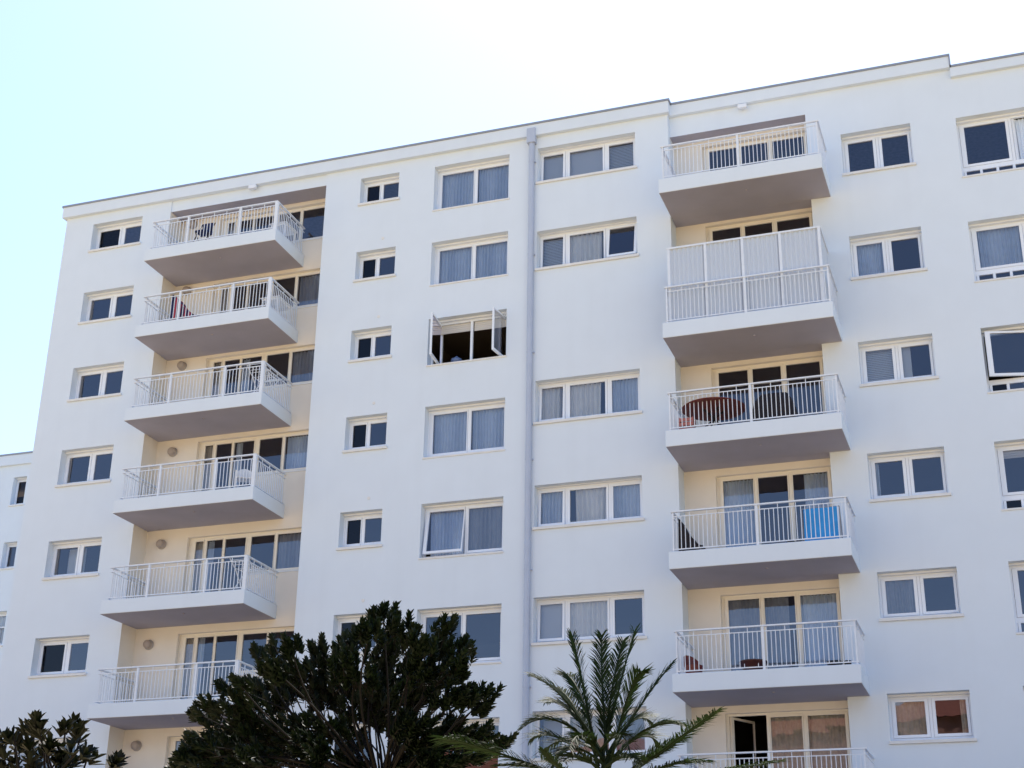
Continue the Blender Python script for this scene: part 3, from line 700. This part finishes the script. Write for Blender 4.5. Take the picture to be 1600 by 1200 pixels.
def limb(p, q, r0, r1, sag=.1, n=6):
    pts = []; rs = []; p = Vector(p); q = Vector(q); j = rvec() * (q - p).length * sag
    for i in range(n + 1):
        t = i / n; pts.append(p.lerp(q, t) + j * math.sin(math.pi * t)); rs.append(r0 + (r1 - r0) * t)
    return pts, rs
def shrub_tree(name, label, base, fork, clusters, Y, dy, L, W, leafm, shoots, group=None, r=.07, spread=.9, up=.9, centre=None, layers=3, least=4):
    T = thing(name, label, 'tree', base, group)
    tr = MB(); pts, rs = limb(base, fork, r * 1.5, r, .03); tr.tube(pts, rs, 9)
    cr = MB(); fk = Vector(fork)
    upx = Vector((.1, 0, 1))
    for (px, py, rp) in clusters:
        y = Y + random.uniform(-dy, dy); c = at(px, py, y); rad = rp * (y - CAM_P.y) / (FPX * 1.05)
        pts, rs = limb(fk, c, r * .28, .006, .12, 7); tr.tube(pts, rs, 6, cap=False)
        ns = max(least, int(shoots * (rp / 30) ** 2))
        for k in range(ns):
            v = rvec() * (random.random() ** .45); q = c + Vector((v.x * rad * 1.15, v.y * rad * 1.5, v.z * rad * .8))
            out = (q - centre).normalized() if centre else v
            d = (Vector((0, 0, up)) + out * .95 + rvec() * .45).normalized()
            s0 = q - d * rad * random.uniform(.5, .9); tr.tube([s0.lerp(c, .3), s0, q], [.008, .006, .004], 4, cap=False)
            whorl(cr, q, d, 6, L, W, spread, layers)
    tr.build('trunk', M['bark'], T, base, smooth=True); cr.build('crown', leafm, T, base)
    return T
LD = leaf_mat('dark_leaf', (.0042, .0095, .0045), .04, .5, .35, .14)
LB = leaf_mat('broad_leaf', (.0028, .0052, .0028), .04, .45, .35, .16)
LP = leaf_mat('palm_leaf', (.011, .022, .011), .10, .6, .4, .07)
YT = -20.6
cl = [(598, 958, 24), (580, 985, 24), (628, 982, 30), (606, 1010, 36), (548, 1000, 24), (535, 1022, 26), (498, 1012, 20), (505, 1040, 28), (455, 1012, 24), (430, 1012, 22), (402, 1022, 17), (700, 982, 20), (690, 1010, 30), (722, 1012, 24), (655, 1010, 26),
      (372, 1066, 19), (346, 1068, 14), (360, 1078, 16), (425, 1045, 28), (470, 1050, 34), (555, 1050, 40), (610, 1050, 40), (668, 1048, 36), (715, 1040, 26), (763, 1080, 15), (738, 1085, 24), (748, 1102, 22), (700, 1092, 32), (640, 1095, 40), (575, 1100, 42), (510, 1090, 40), (440, 1092, 36), (385, 1100, 34), (335, 1108, 26), (303, 1112, 16),
      (350, 1138, 36), (292, 1160, 15), (315, 1165, 30), (400, 1140, 40), (460, 1140, 38), (520, 1140, 30), (650, 1140, 34), (700, 1140, 36), (745, 1150, 28), (790, 1160, 17), (770, 1168, 22), (735, 1180, 24), (330, 1195, 40), (400, 1190, 44), (470, 1190, 36), (690, 1185, 30), (640, 1190, 22), (430, 1165, 34), (370, 1165, 34), (480, 1165, 30), (720, 1160, 26), (665, 1165, 26), (350, 1180, 34), (300, 1185, 26), (500, 1180, 26), (590, 1080, 34), (650, 1070, 34), (530, 1070, 34), (450, 1070, 30), (405, 1075, 24), (700, 1060, 26), (540, 1195, 22), (360, 1225, 44), (440, 1235, 44), (700, 1220, 36), (290, 1205, 24), (560, 1150, 16), (610, 1135, 22), (545, 1172, 18), (620, 1165, 16), (665, 1205, 22), (560, 1198, 18), (700, 1205, 26), (585, 1120, 24), (630, 1125, 24), (500, 1200, 26), (545, 1130, 22)]
fk = at(600, 1245, YT); cen = at(560, 1150, YT)
shrub_tree('evergreen_tree', 'dense dark evergreen tree with upright leafy shoots in front of the left balconies', (fk.x + .1, YT, 0), tuple(fk), cl, YT, 1.0, .118, .034, LD, 20, r=.07, centre=cen, spread=.85, up=.8, layers=4)
Y2 = -27.0
cl2 = [(60, 1125, 14), (62, 1140, 16), (45, 1138, 14), (28, 1150, 14), (75, 1148, 16), (108, 1142, 14), (130, 1132, 13), (132, 1150, 16), (12, 1165, 14), (40, 1165, 24), (70, 1168, 24), (100, 1165, 22), (128, 1172, 18), (142, 1185, 14), (15, 1190, 26), (50, 1198, 22), (120, 1195, 20), (95, 1185, 16), (188, 1192, 9), (5, 1215, 30), (60, 1222, 30), (130, 1222, 26), (-25, 1190, 26)]
fk2 = at(70, 1300, Y2)
shrub_tree('broadleaf_tree', 'small dark tree with broad glossy leaves in the lower left corner', (fk2.x, Y2, 0), tuple(fk2), [(a - 6, b + 2, c) for a, b, c in cl2], Y2, .3, .115, .038, LB, 6, r=.045, centre=at(80, 1230, Y2), spread=1.5, up=.9, layers=2, least=2)

# palm
YP = -23.4
PB = at(945, 1192, YP)
palm = thing('palm_tree', 'feathery palm tree with arching fronds in front of the drainpipe', 'palm', (PB.x + .05, YP, 0))
tk = MB(); n = 30; pts = []; rs = []
for i in range(n + 1):
    t = i / n; pts.append((PB.x + .05 * (1 - t), YP + .02 * math.sin(3 * t), (PB.z - .25) * t)); rs.append(.10 + .018 * (i % 2) - .03 * t)
tk.tube(pts, rs, 14)
for i in range(60):
    a = i * 2.4; z = PB.z - 1.1 + .75 * i / 60; o = Vector((math.cos(a), math.sin(a), 0))
    tk.bar(Vector((PB.x, YP, z)) + o * .09, Vector((PB.x, YP, z + .2)) + o * (.2 - .1 * i / 60), .035, .02)
tk.build('trunk', M['bark'], palm, (PB.x + .05, YP, 0))
def frond(b, c, t, L=.23, n=58, twist=0.0, start=.22):
    mb = MB(); pts = []; N = 20
    for i in range(N + 1):
        u = i / N; pts.append(b * (1 - u) ** 2 + c * 2 * u * (1 - u) + t * u * u)
    mb.tube(pts, [.013 * (1 - .8 * i / N) + .002 for i in range(N + 1)], 5)
    rnd = random.uniform(-.2, .2)
    for i in range(n):
        u = start + (1 - start) * i / (n - 1); p = b * (1 - u) ** 2 + c * 2 * u * (1 - u) + t * u * u
        d = ((c - b) * (1 - u) + (t - c) * u).normalized(); s = d.cross(Vector((0, 0, 1)))
        if s.length < .1: s = Vector((1, 0, 0))
        s.normalize(); nn = s.cross(d).normalized()
        if twist: q = Matrix.Rotation(twist, 3, d); s = q @ s; nn = q @ nn
        le = L * (.35 + .65 * math.sin(math.pi * min(1, (u - start) / (1 - start) * .72 + .22)))
        for sg in (-1, 1):
            dd = (d * random.uniform(1.0, 1.4) + s * sg * random.uniform(.55, .85) + nn * random.uniform(-.05, .35)).normalized()
            ll = le * random.uniform(.8, 1.1); w = .0058; k = len(mb.v); m = p + dd * ll * .5; e = p + dd * ll + Vector((0, 0, -1)) * ll * random.uniform(.05, .22)
            wv = dd.cross(nn + s * sg * .5).normalized() * w
            mb.v += [tuple(p - wv * .6), tuple(p + wv * .6), tuple(m + wv), tuple(e), tuple(m - wv)]
            mb.f += [(k, k + 1, k + 2, k + 4), (k + 4, k + 2, k + 3)]; mb.mi += [0, 0]
    return mb
F = [((895, 995), (912, 1070), -.1, .0), ((940, 993), (938, 1075), .1, .35), ((973, 1002), (952, 1075), .15, .45), ((991, 987), (968, 1070), .0, .15), ((1003, 1052), (985, 1050), -.2, -.35), ((1047, 1041), (1000, 1095), .0, .2),
     ((880, 1055), (905, 1050), .2, .4), ((833, 1057), (885, 1075), -.1, -.1), ((852, 1098), (895, 1085), .1, .35), ((820, 1134), (875, 1095), -.2, -.3), ((828, 1156), (868, 1125), .1, .3), ((1063, 1133), (1010, 1115), -.1, -.2), ((1034, 1168), (1005, 1120), -.1, .3),
     ((890, 1170), (905, 1120), -.4, -.7), ((985, 1180), (975, 1120), -.4, -.7), ((862, 1200), (890, 1140), -.3, -.4), ((1020, 1130), (990, 1100), .2, .5), ((845, 1180), (880, 1130), .2, .5), ((868, 1075), (900, 1085), .3, .6), ((880, 1190), (900, 1165), -.4, -.8), ((1005, 1195), (985, 1165), -.4, -.8)]
for (tx, ty), (cx, cy), yc, yt in F:
    b = PB + Vector((random.uniform(-.06, .06), random.uniform(-.06, .06), random.uniform(-.15, .1)))
    frond(b, at(cx, cy, YP + yc), at(tx, ty, YP + yt), .25).build('frond', LP, palm)
# outer, lower fronds coming towards the camera
for (tx, ty), (cx, cy), yc, yt, L in [((1118, 1112), (1065, 1150), -.9, -1.4, .24), ((697, 1154), (755, 1163), -.8, -1.3, .33), ((1066, 1154), (1025, 1165), -.5, -.7, .2), ((1216, 1190), (1120, 1205), -.8, -1.3, .22), ((850, 1172), (862, 1200), -1.0, -1.2, .14), ((780, 1196), (850, 1190), -.5, -.8, .22), ((1105, 1190), (1040, 1185), -.6, -1.0, .22)]:
    frond(PB + Vector((0, 0, -.25)), at(cx, cy, YP + yc), at(tx, ty, YP + yt), L * 1.0, 80, random.uniform(-.3, .3), .3).build('frond', LP, palm)

# ------------------------------------------------------------------ light
EL, AZ = R(60), R(-6)
w = bpy.data.worlds.new('World'); sc.world = w; w.use_nodes = True; nt = w.node_tree
bg = nt.nodes['Background']; sky = nt.nodes.new('ShaderNodeTexSky'); sky.sky_type = 'NISHITA'; sky.sun_disc = False
sky.sun_elevation = EL; sky.sun_rotation = AZ; sky.air_density = 1.0; sky.dust_density = .8; sky.ozone_density = 2.0
nt.links.new(sky.outputs[0], bg.inputs['Color']); bg.inputs['Strength'].default_value = .098
sd = bpy.data.lights.new('sun', 'SUN'); sd.energy = 3.7; sd.angle = R(.5); sd.color = (1, .94, .84)
so = bpy.data.objects.new('sun', sd); COL.objects.link(so)
dv = Vector((math.sin(AZ) * math.cos(EL), math.cos(AZ) * math.cos(EL), math.sin(EL)))
so.rotation_euler = dv.to_track_quat('Z', 'Y').to_euler(); so.location = (0, 20, 60)
vs = sc.view_settings; vs.view_transform = 'Standard'; vs.look = 'None'; vs.exposure = 1.62; vs.gamma = 1; vs.use_curve_mapping = False
